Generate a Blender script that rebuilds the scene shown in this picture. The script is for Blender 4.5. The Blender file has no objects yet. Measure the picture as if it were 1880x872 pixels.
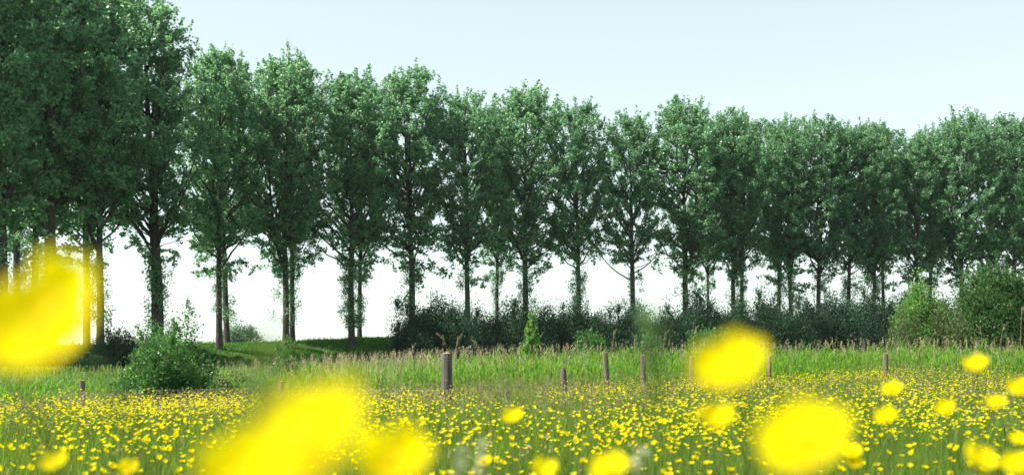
import bpy, math, random
import numpy as np
from mathutils import Vector, Matrix, Euler

# ------------------------------------------------------------------ camera, sky, sun, exposure
scene = bpy.context.scene
col = scene.collection
CAM_H = 0.8
FPX = 2000.0                       # focal length in pixels of the 1880 px wide photograph
cam_d = bpy.data.cameras.new('camera')
cam = bpy.data.objects.new('camera', cam_d)
col.objects.link(cam)
cam.location = (0, 0, CAM_H)
cam.rotation_euler = (math.radians(90), 0, 0)
cam_d.sensor_width = 36.0
cam_d.lens = 36.0 * FPX / 1880.0
cam_d.shift_y = (640 - 436) / 1880.0
cam_d.clip_start = 0.02
cam_d.clip_end = 6000
cam_d.dof.use_dof = True
cam_d.dof.focus_distance = 22.0
cam_d.dof.aperture_fstop = cam_d.lens / 1000.0 / 0.009
cam_d.dof.aperture_blades = 0
scene.camera = cam

SUN_AZ = math.radians(-101)         # from the view direction, towards the viewer's left
SUN_EL = math.radians(52)
world = bpy.data.worlds.new('World')
scene.world = world
world.use_nodes = True
wn = world.node_tree
bg = wn.nodes['Background']
sky = wn.nodes.new('ShaderNodeTexSky')
sky.sky_type = 'NISHITA'
sky.sun_disc = False
sky.sun_elevation = SUN_EL
sky.sun_rotation = SUN_AZ
sky.air_density = 1.0
sky.dust_density = 0.4
sky.ozone_density = 1.0
bg.inputs['Strength'].default_value = 0.18
pale = wn.nodes.new('ShaderNodeHueSaturation')      # the thin white summer haze of the photograph's sky
pale.inputs['Saturation'].default_value = 0.42
flat = wn.nodes.new('ShaderNodeGamma')              # bright milky sky: less step from horizon to zenith
flat.inputs['Gamma'].default_value = 0.6
wn.links.new(sky.outputs[0], flat.inputs['Color'])
wn.links.new(flat.outputs[0], pale.inputs['Color'])
tint = wn.nodes.new('ShaderNodeMix'); tint.data_type = 'RGBA'; tint.blend_type = 'MULTIPLY'
tint.inputs['Factor'].default_value = 1.0
tint.inputs['B'].default_value = (0.93, 1.03, 0.98, 1)
wn.links.new(pale.outputs[0], tint.inputs['A'])
wn.links.new(tint.outputs['Result'], bg.inputs['Color'])
sun_d = bpy.data.lights.new('sun', 'SUN')
sun_d.energy = 4.8
sun_d.angle = math.radians(0.5)
sun_d.color = (1.0, 0.95, 0.86)
sun = bpy.data.objects.new('sun', sun_d)
col.objects.link(sun)
sv = Vector((math.sin(SUN_AZ) * math.cos(SUN_EL), math.cos(SUN_AZ) * math.cos(SUN_EL), math.sin(SUN_EL)))
sun.rotation_euler = sv.to_track_quat('Z', 'Y').to_euler()
sun.location = sv * 60
scene.view_settings.view_transform = 'Standard'
scene.view_settings.look = 'None'
scene.view_settings.exposure = 1.15
scene.view_settings.gamma = 1.0
scene.cycles.max_bounces = 6
scene.cycles.transparent_max_bounces = 4

rng = np.random.default_rng(7)
random.seed(7)
PI = math.pi


# ------------------------------------------------------------------ helpers
class MB:
    """collects vertices, triangles and quads; build() links them as one mesh object"""
    def __init__(self):
        self.V = []; self.Q = []; self.T = []; self.n = 0

    def add(self, V, quads=None, tris=None, mat=0):
        V = np.asarray(V, dtype=np.float32).reshape(-1, 3)
        if quads is not None and len(quads):
            q = np.asarray(quads, dtype=np.int32).reshape(-1, 4) + self.n
            self.Q.append((q, mat))
        if tris is not None and len(tris):
            t = np.asarray(tris, dtype=np.int32).reshape(-1, 3) + self.n
            self.T.append((t, mat))
        self.V.append(V)
        self.n += len(V)

    def mesh(self, name, mats, smooth=False):
        V = np.concatenate(self.V)
        loops, starts, mi = [], [], []
        pos = 0
        for arrs, k in ((self.Q, 4), (self.T, 3)):
            for a, m in arrs:
                loops.append(a.ravel())
                starts.append(pos + np.arange(len(a), dtype=np.int32) * k)
                mi.append(np.full(len(a), m, dtype=np.int32))
                pos += a.size
        loops = np.concatenate(loops); starts = np.concatenate(starts); mi = np.concatenate(mi)
        me = bpy.data.meshes.new(name)
        me.vertices.add(len(V)); me.vertices.foreach_set('co', V.ravel())
        me.loops.add(len(loops)); me.loops.foreach_set('vertex_index', loops)
        me.polygons.add(len(starts)); me.polygons.foreach_set('loop_start', starts)
        if not isinstance(mats, (list, tuple)):
            mats = [mats]
        for m in mats:
            me.materials.append(m)
        me.polygons.foreach_set('material_index', mi)
        if smooth:
            me.polygons.foreach_set('use_smooth', np.ones(len(starts), dtype=bool))
        me.update(calc_edges=True)
        return me

    def build(self, name, mats, parent=None, smooth=False):
        o = bpy.data.objects.new(name, self.mesh(name, mats, smooth))
        col.objects.link(o)
        if parent is not None:
            o.parent = parent
        return o


def tag(o, label, cat, group=None, kind=None):
    o['label'] = label
    o['category'] = cat
    if group: o['group'] = group
    if kind: o['kind'] = kind
    return o


def empty(name, loc=(0, 0, 0), rz=0.0):
    o = bpy.data.objects.new(name, None)
    o.empty_display_size = 0.05
    col.objects.link(o)
    o.location = loc
    o.rotation_euler = (0, 0, rz)
    return o


def copy_tree(o, parent=None):
    c = o.copy()
    col.objects.link(c)
    if parent is not None:
        c.parent = parent
    for ch in list(o.children):
        copy_tree(ch, c)
    return c


def at(px, py, d):
    """a point of the photograph at distance d along the view axis"""
    return Vector(((px - 940) / FPX * d, d, CAM_H + (640 - py) / FPX * d))


def X_at(px, d):
    return (px - 940) / FPX * d


def sstep(a, b, x):
    t = np.clip((np.asarray(x, dtype=float) - a) / (b - a), 0, 1)
    return t * t * (3 - 2 * t)


def tube(mb, pts, radii, sides=6, mat=0, cap=True):
    pts = np.asarray(pts, dtype=float); n = len(pts)
    radii = np.broadcast_to(np.asarray(radii, dtype=float), (n,))
    tan = np.gradient(pts, axis=0)
    tan /= np.linalg.norm(tan, axis=1, keepdims=True) + 1e-9
    ref = np.array([0.0, 1.0, 0.0]) if abs(tan[0][2]) > 0.7 else np.array([0.0, 0.0, 1.0])
    V = []
    for i in range(n):
        u = np.cross(tan[i], ref); u /= np.linalg.norm(u) + 1e-9
        v = np.cross(tan[i], u)
        a = np.arange(sides) * 2 * PI / sides
        V.append(pts[i] + radii[i] * (np.cos(a)[:, None] * u + np.sin(a)[:, None] * v))
    V = np.concatenate(V)
    i = np.arange(n - 1)[:, None] * sides; j = np.arange(sides)[None, :]; k = (j + 1) % sides
    q = np.stack([i + j, i + k, i + sides + k, i + sides + j], axis=-1).reshape(-1, 4)
    tris = None
    if cap:
        V = np.concatenate([V, pts[-1:]])
        b = (n - 1) * sides
        tris = [(b + s, b + (s + 1) % sides, len(V) - 1) for s in range(sides)]
    mb.add(V, q, tris, mat)


def unit(n):
    v = rng.normal(size=(n, 3))
    return v / (np.linalg.norm(v, axis=1, keepdims=True) + 1e-9)


def leaves(mb, C, size, mat=0, droop=0.0, wide=0.42):
    """one leaf-shaped quad at each centre, every way up"""
    n = len(C)
    a = unit(n)
    a[:, 2] -= droop
    a /= np.linalg.norm(a, axis=1, keepdims=True)
    b = np.cross(a, unit(n)); b /= np.linalg.norm(b, axis=1, keepdims=True) + 1e-9
    s = (size * rng.uniform(0.65, 1.25, n))[:, None]
    nn = np.cross(a, b)
    p0 = C - a * s * 0.5
    p1 = C - a * s * 0.08 + b * s * wide + nn * s * 0.1
    p2 = C + a * s * 0.55
    p3 = C - a * s * 0.08 - b * s * wide + nn * s * 0.1
    V = np.stack([p0, p1, p2, p3], axis=1).reshape(-1, 3)
    mb.add(V, np.arange(4 * n).reshape(-1, 4), None, mat)


def blades(mb, P, h, lean, az, w, mat=0, ts=(0, .4, .75), wprof=(1.0, .9, .6), rise=0.25):
    """tapering grass blades that bend over towards az"""
    n = len(P)
    if n == 0: return
    h = np.broadcast_to(h, (n,)); lean = np.broadcast_to(lean, (n,)); w = np.broadcast_to(w, (n,))
    az = np.broadcast_to(az, (n,))
    d = np.stack([np.cos(az), np.sin(az), np.zeros(n)], axis=1)
    psi = az + PI / 2 + rng.normal(0, 0.7, n)
    s = np.stack([np.cos(psi), np.sin(psi), np.zeros(n)], axis=1)
    up = np.array([0, 0, 1.0])
    V = []
    L = list(ts) + [1.0]
    for i, t in enumerate(L):
        c = P + d * (lean * t ** 2)[:, None] + up * (h * (t - rise * (lean / np.maximum(h, 1e-3)).clip(0, 1.2) * t ** 2))[:, None]
        if i < len(ts):
            V.append(c + s * (w * 0.5 * wprof[i])[:, None]); V.append(c - s * (w * 0.5 * wprof[i])[:, None])
        else:
            V.append(c)
    k = len(V)
    V = np.stack(V, axis=1).reshape(-1, 3)
    b = np.arange(n)[:, None] * k
    qs = []
    for i in range(len(ts) - 1):
        qs.append(b + np.array([[2 * i, 2 * i + 1, 2 * i + 3, 2 * i + 2]]))
    m = 2 * (len(ts) - 1)
    tr = b + np.array([[m, m + 1, m + 2]])
    mb.add(V, np.concatenate(qs), tr, mat)


# smooth value noise for scattering
_nt = rng.random((64, 64))
def vnoise(x, y):
    x = np.asarray(x, dtype=float); y = np.asarray(y, dtype=float)
    xi = np.floor(x).astype(int); yi = np.floor(y).astype(int)
    fx = x - xi; fy = y - yi
    fx = fx * fx * (3 - 2 * fx); fy = fy * fy * (3 - 2 * fy)
    g = lambda a, b: _nt[a % 64, b % 64]
    return (g(xi, yi) * (1 - fx) + g(xi + 1, yi) * fx) * (1 - fy) + (g(xi, yi + 1) * (1 - fx) + g(xi + 1, yi + 1) * fx) * fy


# ------------------------------------------------------------------ materials
def new_mat(name):
    m = bpy.data.materials.new(name); m.use_nodes = True
    nt = m.node_tree
    for n in list(nt.nodes):
        nt.nodes.remove(n)
    out = nt.nodes.new('ShaderNodeOutputMaterial')
    return m, nt, out


def leaf_mat(name, base, trans_col, trans=0.4, rough=0.4, spec=0.5, vary=0.35, hue=0.03):
    m, nt, out = new_mat(name)
    N = nt.nodes.new; L = nt.links.new
    geo = N('ShaderNodeNewGeometry')
    mr = N('ShaderNodeMapRange'); mr.inputs['To Min'].default_value = 1 - vary; mr.inputs['To Max'].default_value = 1 + vary
    L(geo.outputs['Random Per Island'], mr.inputs['Value'])
    mh = N('ShaderNodeMath'); mh.operation = 'MULTIPLY'; mh.inputs[1].default_value = 7.13
    L(geo.outputs['Random Per Island'], mh.inputs[0])
    fr = N('ShaderNodeMath'); fr.operation = 'FRACT'; L(mh.outputs[0], fr.inputs[0])
    hr = N('ShaderNodeMapRange'); hr.inputs['To Min'].default_value = 0.5 - hue; hr.inputs['To Max'].default_value = 0.5 + hue
    L(fr.outputs[0], hr.inputs['Value'])
    def hsv(c):
        h = N('ShaderNodeHueSaturation'); h.inputs['Color'].default_value = (*c, 1)
        L(mr.outputs[0], h.inputs['Value']); L(hr.outputs[0], h.inputs['Hue'])
        return h
    p = N('ShaderNodeBsdfPrincipled')
    p.inputs['Roughness'].default_value = rough
    p.inputs['Specular IOR Level'].default_value = spec
    L(hsv(base).outputs[0], p.inputs['Base Color'])
    t = N('ShaderNodeBsdfTranslucent'); L(hsv(trans_col).outputs[0], t.inputs['Color'])
    mx = N('ShaderNodeMixShader'); mx.inputs[0].default_value = trans
    L(p.outputs[0], mx.inputs[1]); L(t.outputs[0], mx.inputs[2])
    L(mx.outputs[0], out.inputs['Surface'])
    return m


def rough_mat(name, c1, c2, scale=(4, 4, 4), rough=0.9, bump=0.3, detail=6, coord='Object', bscale=None):
    m, nt, out = new_mat(name)
    N = nt.nodes.new; L = nt.links.new
    tc = N('ShaderNodeTexCoord'); mp = N('ShaderNodeMapping'); mp.inputs['Scale'].default_value = scale
    L(tc.outputs[coord], mp.inputs['Vector'])
    nz = N('ShaderNodeTexNoise'); nz.inputs['Scale'].default_value = 1.0; nz.inputs['Detail'].default_value = detail
    nz.inputs['Roughness'].default_value = 0.65
    L(mp.outputs[0], nz.inputs['Vector'])
    cr = N('ShaderNodeValToRGB')
    cr.color_ramp.elements[0].position = 0.35; cr.color_ramp.elements[0].color = (*c1, 1)
    cr.color_ramp.elements[1].position = 0.65; cr.color_ramp.elements[1].color = (*c2, 1)
    L(nz.outputs[0], cr.inputs[0])
    p = N('ShaderNodeBsdfPrincipled'); p.inputs['Roughness'].default_value = rough
    p.inputs['Specular IOR Level'].default_value = 0.25
    L(cr.outputs[0], p.inputs['Base Color'])
    if bump:
        b = N('ShaderNodeBump'); b.inputs['Strength'].default_value = bump; b.inputs['Distance'].default_value = 0.05
        L(nz.outputs[0], b.inputs['Height']); L(b.outputs[0], p.inputs['Normal'])
    L(p.outputs[0], out.inputs['Surface'])
    return m


M = {}
M['poplar'] = leaf_mat('poplar_leaf', (0.120, 0.215, 0.132), (0.25, 0.50, 0.22), 0.52, 0.34, 0.5, 0.5, 0.03)
M['bark'] = rough_mat('poplar_bark', (0.035, 0.030, 0.026), (0.105, 0.090, 0.075), (9, 9, 1.6), 0.95, 0.8)
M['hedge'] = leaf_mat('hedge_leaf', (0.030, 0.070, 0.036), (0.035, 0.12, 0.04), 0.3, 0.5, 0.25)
M['twig'] = rough_mat('twig_bark', (0.05, 0.04, 0.03), (0.12, 0.10, 0.08), (8, 8, 3), 0.9, 0.4)
M['bush'] = leaf_mat('bush_leaf', (0.060, 0.140, 0.042), (0.13, 0.33, 0.05), 0.4, 0.4, 0.5)
M['bush_dark'] = leaf_mat('round_bush_leaf', (0.050, 0.112, 0.034), (0.10, 0.25, 0.04), 0.35, 0.5, 0.3)
M['bush_light'] = leaf_mat('light_bush_leaf', (0.095, 0.200, 0.045), (0.20, 0.42, 0.05), 0.42, 0.42, 0.45)
M['bush_olive'] = leaf_mat('olive_bush_leaf', (0.085, 0.125, 0.045), (0.14, 0.22, 0.05), 0.35, 0.5, 0.3)
M['willow'] = leaf_mat('pale_bush_leaf', (0.13, 0.21, 0.13), (0.16, 0.30, 0.14), 0.35, 0.5, 0.3)
M['grass'] = leaf_mat('meadow_grass', (0.100, 0.168, 0.024), (0.26, 0.38, 0.033), 0.45, 0.6, 0.1, 0.6, 0.035)
M['grass_bank'] = leaf_mat('bank_grass', (0.060, 0.150, 0.025), (0.14, 0.34, 0.03), 0.4, 0.6, 0.12)
M['seed'] = leaf_mat('grass_seed', (0.27, 0.24, 0.12), (0.32, 0.28, 0.13), 0.4, 0.7, 0.15, 0.35, 0.02)
M['reed'] = leaf_mat('reed_leaf', (0.088, 0.182, 0.020), (0.22, 0.45, 0.026), 0.45, 0.5, 0.18, 0.35, 0.025)
M['dry'] = leaf_mat('dry_reed', (0.42, 0.35, 0.22), (0.44, 0.36, 0.22), 0.35, 0.7, 0.15, 0.35, 0.015)
M['plume'] = leaf_mat('reed_plume', (0.42, 0.36, 0.23), (0.44, 0.38, 0.23), 0.45, 0.8, 0.1, 0.3, 0.015)
M['petal'] = leaf_mat('buttercup_petal', (0.94, 0.79, 0.002), (0.95, 0.80, 0.002), 0.5, 0.5, 0.06, 0.05, 0.006)
M['stamen'] = leaf_mat('buttercup_stamen', (0.93, 0.75, 0.004), (0.92, 0.74, 0.004), 0.3, 0.6, 0.2, 0.1, 0.01)
M['stem'] = leaf_mat('flower_stem', (0.10, 0.17, 0.045), (0.16, 0.26, 0.05), 0.3, 0.5, 0.3, 0.2, 0.02)
M['white_petal'] = leaf_mat('white_blossom', (0.78, 0.72, 0.66), (0.7, 0.62, 0.55), 0.4, 0.6, 0.2, 0.1, 0.01)
M['ear'] = leaf_mat('pale_grass_ear', (0.42, 0.44, 0.26), (0.45, 0.48, 0.26), 0.45, 0.7, 0.1, 0.2, 0.01)
M['post'] = rough_mat('post_wood', (0.075, 0.060, 0.044), (0.215, 0.175, 0.128), (30, 30, 3), 0.9, 0.5)
M['post_grey'] = rough_mat('grey_post_wood', (0.062, 0.056, 0.047), (0.165, 0.148, 0.122), (22, 22, 2.2), 0.9, 0.6)
M['post_end'] = rough_mat('cut_post_wood', (0.36, 0.28, 0.19), (0.55, 0.45, 0.33), (40, 40, 40), 0.9, 0.3)
M['wire'] = rough_mat('galvanised_wire', (0.22, 0.21, 0.2), (0.34, 0.33, 0.32), (20, 20, 20), 0.5, 0.0)


def ground_mat():
    m, nt, out = new_mat('field_ground')
    N = nt.nodes.new; L = nt.links.new
    tc = N('ShaderNodeTexCoord')
    nz = N('ShaderNodeTexNoise'); nz.inputs['Scale'].default_value = 0.7; nz.inputs['Detail'].default_value = 8
    nz.inputs['Roughness'].default_value = 0.7
    L(tc.outputs['Object'], nz.inputs['Vector'])
    cr = N('ShaderNodeValToRGB')
    e = cr.color_ramp.elements
    e[0].position = 0.3; e[0].color = (0.030, 0.060, 0.016, 1)
    e[1].position = 0.7; e[1].color = (0.070, 0.130, 0.030, 1)
    k = cr.color_ramp.elements.new(0.5); k.color = (0.048, 0.098, 0.022, 1)
    L(nz.outputs[0], cr.inputs[0])
    n2 = N('ShaderNodeTexNoise'); n2.inputs['Scale'].default_value = 9; n2.inputs['Detail'].default_value = 6
    L(tc.outputs['Object'], n2.inputs['Vector'])
    b = N('ShaderNodeBump'); b.inputs['Strength'].default_value = 0.8; b.inputs['Distance'].default_value = 0.12
    L(n2.outputs[0], b.inputs['Height'])
    p = N('ShaderNodeBsdfPrincipled'); p.inputs['Roughness'].default_value = 0.95
    p.inputs['Specular IOR Level'].default_value = 0.108
    L(cr.outputs[0], p.inputs['Base Color']); L(b.outputs[0], p.inputs['Normal'])
    L(p.outputs[0], out.inputs['Surface'])
    return m


M['ground'] = ground_mat()

# ------------------------------------------------------------------ ground
# distance of the front row of trees along the view axis as a function of photograph column
ROW_PX = np.array([-400, -80, 4, 90, 182, 291, 402, 525, 646, 757, 858, 965, 1062, 1162, 1258, 1350, 1453, 1558, 1660, 1768, 1885, 2300], dtype=float)
ROW_D = np.array([44, 55, 58.5, 63, 68, 74, 79, 83, 87, 90, 93, 95.5, 98, 100, 101.5, 103, 104.5, 106, 107, 107, 107, 108], dtype=float)
ROW_X = (ROW_PX - 940) / FPX * ROW_D
CRN_Y = np.interp(ROW_PX, [-400, 250, 400, 530, 720, 900, 2300], [640, 634, 633, 628, 620, 616, 616])
CRN_Z = CAM_H + (640 - CRN_Y) / FPX * (ROW_D + 3)


def gz(x, y):
    x = np.asarray(x, dtype=float); y = np.asarray(y, dtype=float)
    m = (-0.42 + 0.036 * np.clip(x, -14, 9)) * np.clip(y / 20, 0, 1) ** 1.2
    m = m + 0.05 * (vnoise(x * 0.5 + 9, y * 0.5) - 0.5) * np.clip((y - 1) / 4, 0, 1)
    low = -0.3 + 0.25 * (vnoise(x * 0.12, y * 0.12) - 0.5)
    a = sstep(25, 46, y)
    z = m * (1 - a) + low * a
    z = z - 0.75 * sstep(25.5, 29.5, y) * (1 - sstep(35, 40, y))
    rd = np.interp(x, ROW_X, ROW_D); cz = np.interp(x, ROW_X, CRN_Z)
    u = y - rd
    rise = sstep(-6.5, 3.0, u) * (1 - sstep(7.5, 17, u))
    bank = (cz - low) * rise + 0.10 * rise * (vnoise(x * 0.35, y * 0.35) - 0.5)
    return z + bank


def grid_axis(parts):
    out = []
    for a, b, s in parts:
        out.append(np.arange(a, b, s))
    return np.concatenate(out)


gx = grid_axis([(-1200, -200, 100), (-200, -70, 16), (-70, 75, 0.75), (75, 200, 16), (200, 1301, 100)])
gy = grid_axis([(-700, -100, 100), (-100, -6, 12), (-6, 50, 0.6), (50, 135, 0.8), (135, 260, 14), (260, 1501, 100)])
GX, GY = np.meshgrid(gx, gy)
GZ = gz(GX, GY)
far = np.maximum(np.abs(GX) / 90, np.abs(GY - 40) / 110)
GZ = GZ * (1 - sstep(1.0, 1.6, far)) - 0.35 * sstep(1.0, 1.6, far)
nxg, nyg = len(gx), len(gy)
idx = np.arange(nxg * nyg).reshape(nyg, nxg)
q = np.stack([idx[:-1, :-1], idx[:-1, 1:], idx[1:, 1:], idx[1:, :-1]], axis=-1).reshape(-1, 4)
mb = MB(); mb.add(np.stack([GX, GY, GZ], axis=-1).reshape(-1, 3), q)
tag(mb.build('ground', M['ground'], smooth=True), 'green field sloping to a ditch with a low grassy dyke behind', 'field', kind='structure')


# ------------------------------------------------------------------ summer haze
def haze_box():
    m, nt, out = new_mat('summer_haze')
    v = nt.nodes.new('ShaderNodeVolumePrincipled')
    v.inputs['Color'].default_value = (0.88, 0.96, 1.0, 1)
    v.inputs['Density'].default_value = 0.00009
    v.inputs['Anisotropy'].default_value = 0.2
    nt.links.new(v.outputs[0], out.inputs['Volume'])
    x0, x1, y0, y1, z0, z1 = -1400, 1500, -900, 1700, -3.0, 45.0
    V = [(x, y, z) for z in (z0, z1) for y in (y0, y1) for x in (x0, x1)]
    Q = [(0, 2, 3, 1), (4, 5, 7, 6), (0, 1, 5, 4), (2, 6, 7, 3), (0, 4, 6, 2), (1, 3, 7, 5)]
    b = MB(); b.add(V, Q)
    tag(b.build('haze', m), 'thin pale summer haze in the air over the field', 'haze', kind='stuff')


haze_box()

# ------------------------------------------------------------------ poplars
def quad_curve(p0, p1, p2, n):
    t = np.linspace(0, 1, n)[:, None]
    return (1 - t) ** 2 * np.asarray(p0) + 2 * t * (1 - t) * np.asarray(p1) + t ** 2 * np.asarray(p2)


TREE_H = 22.0
ENV_T = [0.27, 0.33, 0.42, 0.55, 0.66, 0.78, 0.88, 0.95, 1.0]
ENV_R = [1.0, 1.8, 2.6, 3.2, 3.5, 3.4, 2.75, 1.75, 0.6]


def make_poplar(fork=0, low=1.0, shoots=0.6, lean=0.0, nleaf=1.0, tr=0.205, arms=False):
    root = empty('poplar_tree')
    tk = MB()
    # leaders
    zs = np.linspace(0, 1, 14)
    wob = lambda: np.cumsum(rng.normal(0, 0.05, (14, 2)), axis=0)
    main = np.zeros((14, 3)); main[:, 2] = zs * TREE_H * 0.93 - 0.5
    main[:, :2] = wob() * (zs[:, None] ** 0.7); main[:, 0] += lean * zs ** 1.3
    rad = tr * (1 - zs) ** 0.75 + 0.02
    rad[0] *= 1.35
    tube(tk, main, rad, 10)
    leaders = [main]
    for _ in range(fork):
        s = rng.integers(4, 6)
        a = rng.uniform(0, 2 * PI); off = rng.uniform(1.0, 1.6)
        p0 = main[s]
        p2 = np.array([main[-1, 0] + math.cos(a) * off, main[-1, 1] + math.sin(a) * off, TREE_H * rng.uniform(0.8, 0.9)])
        p1 = np.array([p0[0] + math.cos(a) * off * 1.0, p0[1] + math.sin(a) * off * 1.0, p0[2] + 2.5])
        c = quad_curve(p0, p1, p2, 12)
        tube(tk, c, np.linspace(rad[s] * 0.72, 0.03, 12), 8)
        leaders.append(c)
    def axis(z):
        return np.array([np.interp(z, main[:, 2], main[:, 0]), np.interp(z, main[:, 2], main[:, 1])])
    cr = MB()
    lobes = rng.uniform(0, 2 * PI, 3); lobe_a = rng.uniform(0.09, 0.22, 3)

    def env(t, a):
        return np.interp(t, ENV_T, ENV_R) * (1 + sum(lobe_a[k] * math.cos((k + 1) * a + lobes[k] + 5 * t) for k in range(3)))

    def leaf_twig(p0, d, ln, nl, spread, r0=0.014):
        p2 = p0 + d * ln
        p1 = p0 + d * ln * 0.5 + np.array([0, 0, -0.06 * ln]) + rng.normal(0, 0.05, 3) * ln
        c = quad_curve(p0, p1, p2, 5)
        tube(tk, c, np.linspace(r0, 0.005, 5), 3, cap=False)
        u = rng.uniform(0.12, 1.06, nl)
        P = (1 - u[:, None]) ** 2 * p0 + 2 * u[:, None] * (1 - u[:, None]) * p1 + u[:, None] ** 2 * p2
        P = P + rng.normal(size=(nl, 3)) * (spread * (1.15 - 0.6 * u))[:, None]
        leaves(cr, P, 0.165, droop=0.3)

    n_major = 56
    ga = 2.39996
    for i in range(n_major):
        f = (i + rng.uniform(0, 1)) / n_major
        t = 0.36 + 0.62 * f ** 0.87
        if t < 0.5 and rng.random() > 0.72 * low:
            continue
        a = i * ga + rng.normal(0, 0.35)
        R = env(t, a) * rng.uniform(0.62, 1.0)
        ax = axis(t * TREE_H)
        tip = np.array([ax[0] + R * math.cos(a), ax[1] + R * math.sin(a), t * TREE_H])
        ld = leaders[rng.integers(0, len(leaders))]
        z0 = max(tip[2] - R * rng.uniform(1.1, 2.2) - 0.5, TREE_H * rng.uniform(0.27, 0.38), ld[0, 2])
        z0 = min(z0, tip[2] - 0.3)
        p0 = np.array([np.interp(z0, ld[:, 2], ld[:, 0]), np.interp(z0, ld[:, 2], ld[:, 1]), z0])
        p1 = p0 * 0.5 + tip * 0.5; p1[2] = z0 + (tip[2] - z0) * rng.uniform(0.22, 0.4)
        ln = np.linalg.norm(tip - p0)
        cc = quad_curve(p0, p1, tip, 8)
        cc[1:-1] += rng.normal(0, 0.035 * ln ** 0.5, (6, 3))
        r0 = float(np.clip(0.016 * ln + 0.008, 0.025, 0.085))
        tube(tk, cc, np.linspace(r0, 0.012, 8), 5)
        w = float(np.interp(t, [0.30, 0.42, 0.55, 0.66], [0.35, 0.6, 0.95, 1.1]))
        for k in range(9):
            u = rng.uniform(0.32, 1.0) if t > 0.5 else rng.uniform(0.5, 1.0)
            q = cc[int(round(u * 7))]
            tg = cc[min(int(round(u * 7)) + 1, 7)] - cc[max(int(round(u * 7)) - 1, 0)]
            tg = tg / (np.linalg.norm(tg) + 1e-6)
            d = tg * 0.55 + unit(1)[0] * 0.75 + np.array([0, 0, 0.35 if t > 0.5 else rng.uniform(-0.5, 0.3)])
            d /= np.linalg.norm(d)
            leaf_twig(q, d, rng.uniform(0.6, 1.35), int(60 * w * nleaf), 0.135)
    # inner twigs fill the upper crown
    for i in range(100):
        t = 0.55 + 0.44 * rng.beta(1.2, 1.1); a = rng.uniform(0, 2 * PI)
        R = env(t, a) * math.sqrt(rng.uniform(0.05, 0.95)); ax = axis(t * TREE_H)
        p = np.array([ax[0] + R * math.cos(a), ax[1] + R * math.sin(a), t * TREE_H])
        d = unit(1)[0] * 0.7 + np.array([math.cos(a) * 0.4, math.sin(a) * 0.4, 0.5]); d /= np.linalg.norm(d)
        leaf_twig(p - d * 0.4, d, rng.uniform(0.6, 1.2), int(62 * nleaf), 0.18)
    # upright tips break the outline
    for i in range(60):
        t = rng.uniform(0.78, 0.99); a = rng.uniform(0, 2 * PI)
        R = env(t, a) * rng.uniform(0.3, 1.05); ax = axis(t * TREE_H)
        p = np.array([ax[0] + R * math.cos(a), ax[1] + R * math.sin(a), t * TREE_H - 0.25])
        d = np.array([math.cos(a) * 0.2, math.sin(a) * 0.2, 1.0]) + rng.normal(0, 0.1, 3); d /= np.linalg.norm(d)
        leaf_twig(p, d, rng.uniform(0.6, 1.5), 32, 0.10)
    # bare twigs under the crown
    for i in range(int(17 * low)):
        z0 = TREE_H * rng.uniform(0.23, 0.44); a = rng.uniform(0, 2 * PI); ln = rng.uniform(0.8, 2.8) * min(1.0, z0 / TREE_H * 3.4)
        p0 = np.array([*axis(z0), z0])
        p2 = p0 + np.array([math.cos(a) * ln, math.sin(a) * ln, rng.uniform(-0.1, 0.9) * ln])
        p1 = (p0 + p2) / 2 + np.array([0, 0, 0.22 * ln])
        c = quad_curve(p0, p1, p2, 6)
        tube(tk, c, np.linspace(0.024, 0.006, 6), 4)
        for k in range(4):
            d = unit(1)[0] * 0.8 + np.array([0, 0, -0.45]); d /= np.linalg.norm(d)
            leaf_twig(c[rng.integers(2, 6)], d, rng.uniform(0.4, 0.9), 30, 0.11, 0.008)
    if arms:      # two long bare low limbs arching out to either side
        for sx, zz, ln in ((-1, 0.27, 2.9), (1, 0.30, 2.4)):
            p0 = np.array([*axis(zz * TREE_H), zz * TREE_H])
            c = quad_curve(p0, p0 + np.array([sx * ln * 0.7, 0, 0.35 * ln]), p0 + np.array([sx * ln, 0.2, 1.15 * ln]), 9)
            tube(tk, c, np.linspace(0.075, 0.03, 9), 6)
            for k in range(9):
                d = unit(1)[0] * 0.7 + np.array([sx * 0.3, 0, 0.4]); d /= np.linalg.norm(d)
                leaf_twig(c[rng.integers(6, 9)], d, rng.uniform(0.5, 0.9), 34, 0.12)
    tk.build('trunk', M['bark'], root, smooth=True)
    cr.build('crown', M['poplar'], root)
    if shoots > 0:
        sh = MB()
        n = max(int(44 * shoots), 14)
        z = TREE_H * rng.uniform(0.07, 0.3, n); a = rng.uniform(0, 2 * PI, n); r = rng.uniform(0.2, 0.85, n) * (1.1 - z / TREE_H)
        Pc = np.stack([np.interp(z, main[:, 2], main[:, 0]) + r * np.cos(a), np.interp(z, main[:, 2], main[:, 1]) + r * np.sin(a), z], axis=1)
        for c in Pc:
            p0 = np.array([*axis(c[2] - 0.5), c[2] - 0.5])
            tube(sh, quad_curve(p0, (p0 + c) / 2 + np.array([0, 0, 0.1]), c, 4), np.linspace(0.012, 0.004, 4), 4, mat=1)
        P = np.repeat(Pc, 62, axis=0) + rng.normal(size=(n * 62, 3)) * np.array([0.14, 0.14, 0.24])
        leaves(sh, P, 0.11, droop=0.5)
        sh.build('side_shoots', [M['poplar'], M['bark']], root)
    return root


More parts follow.
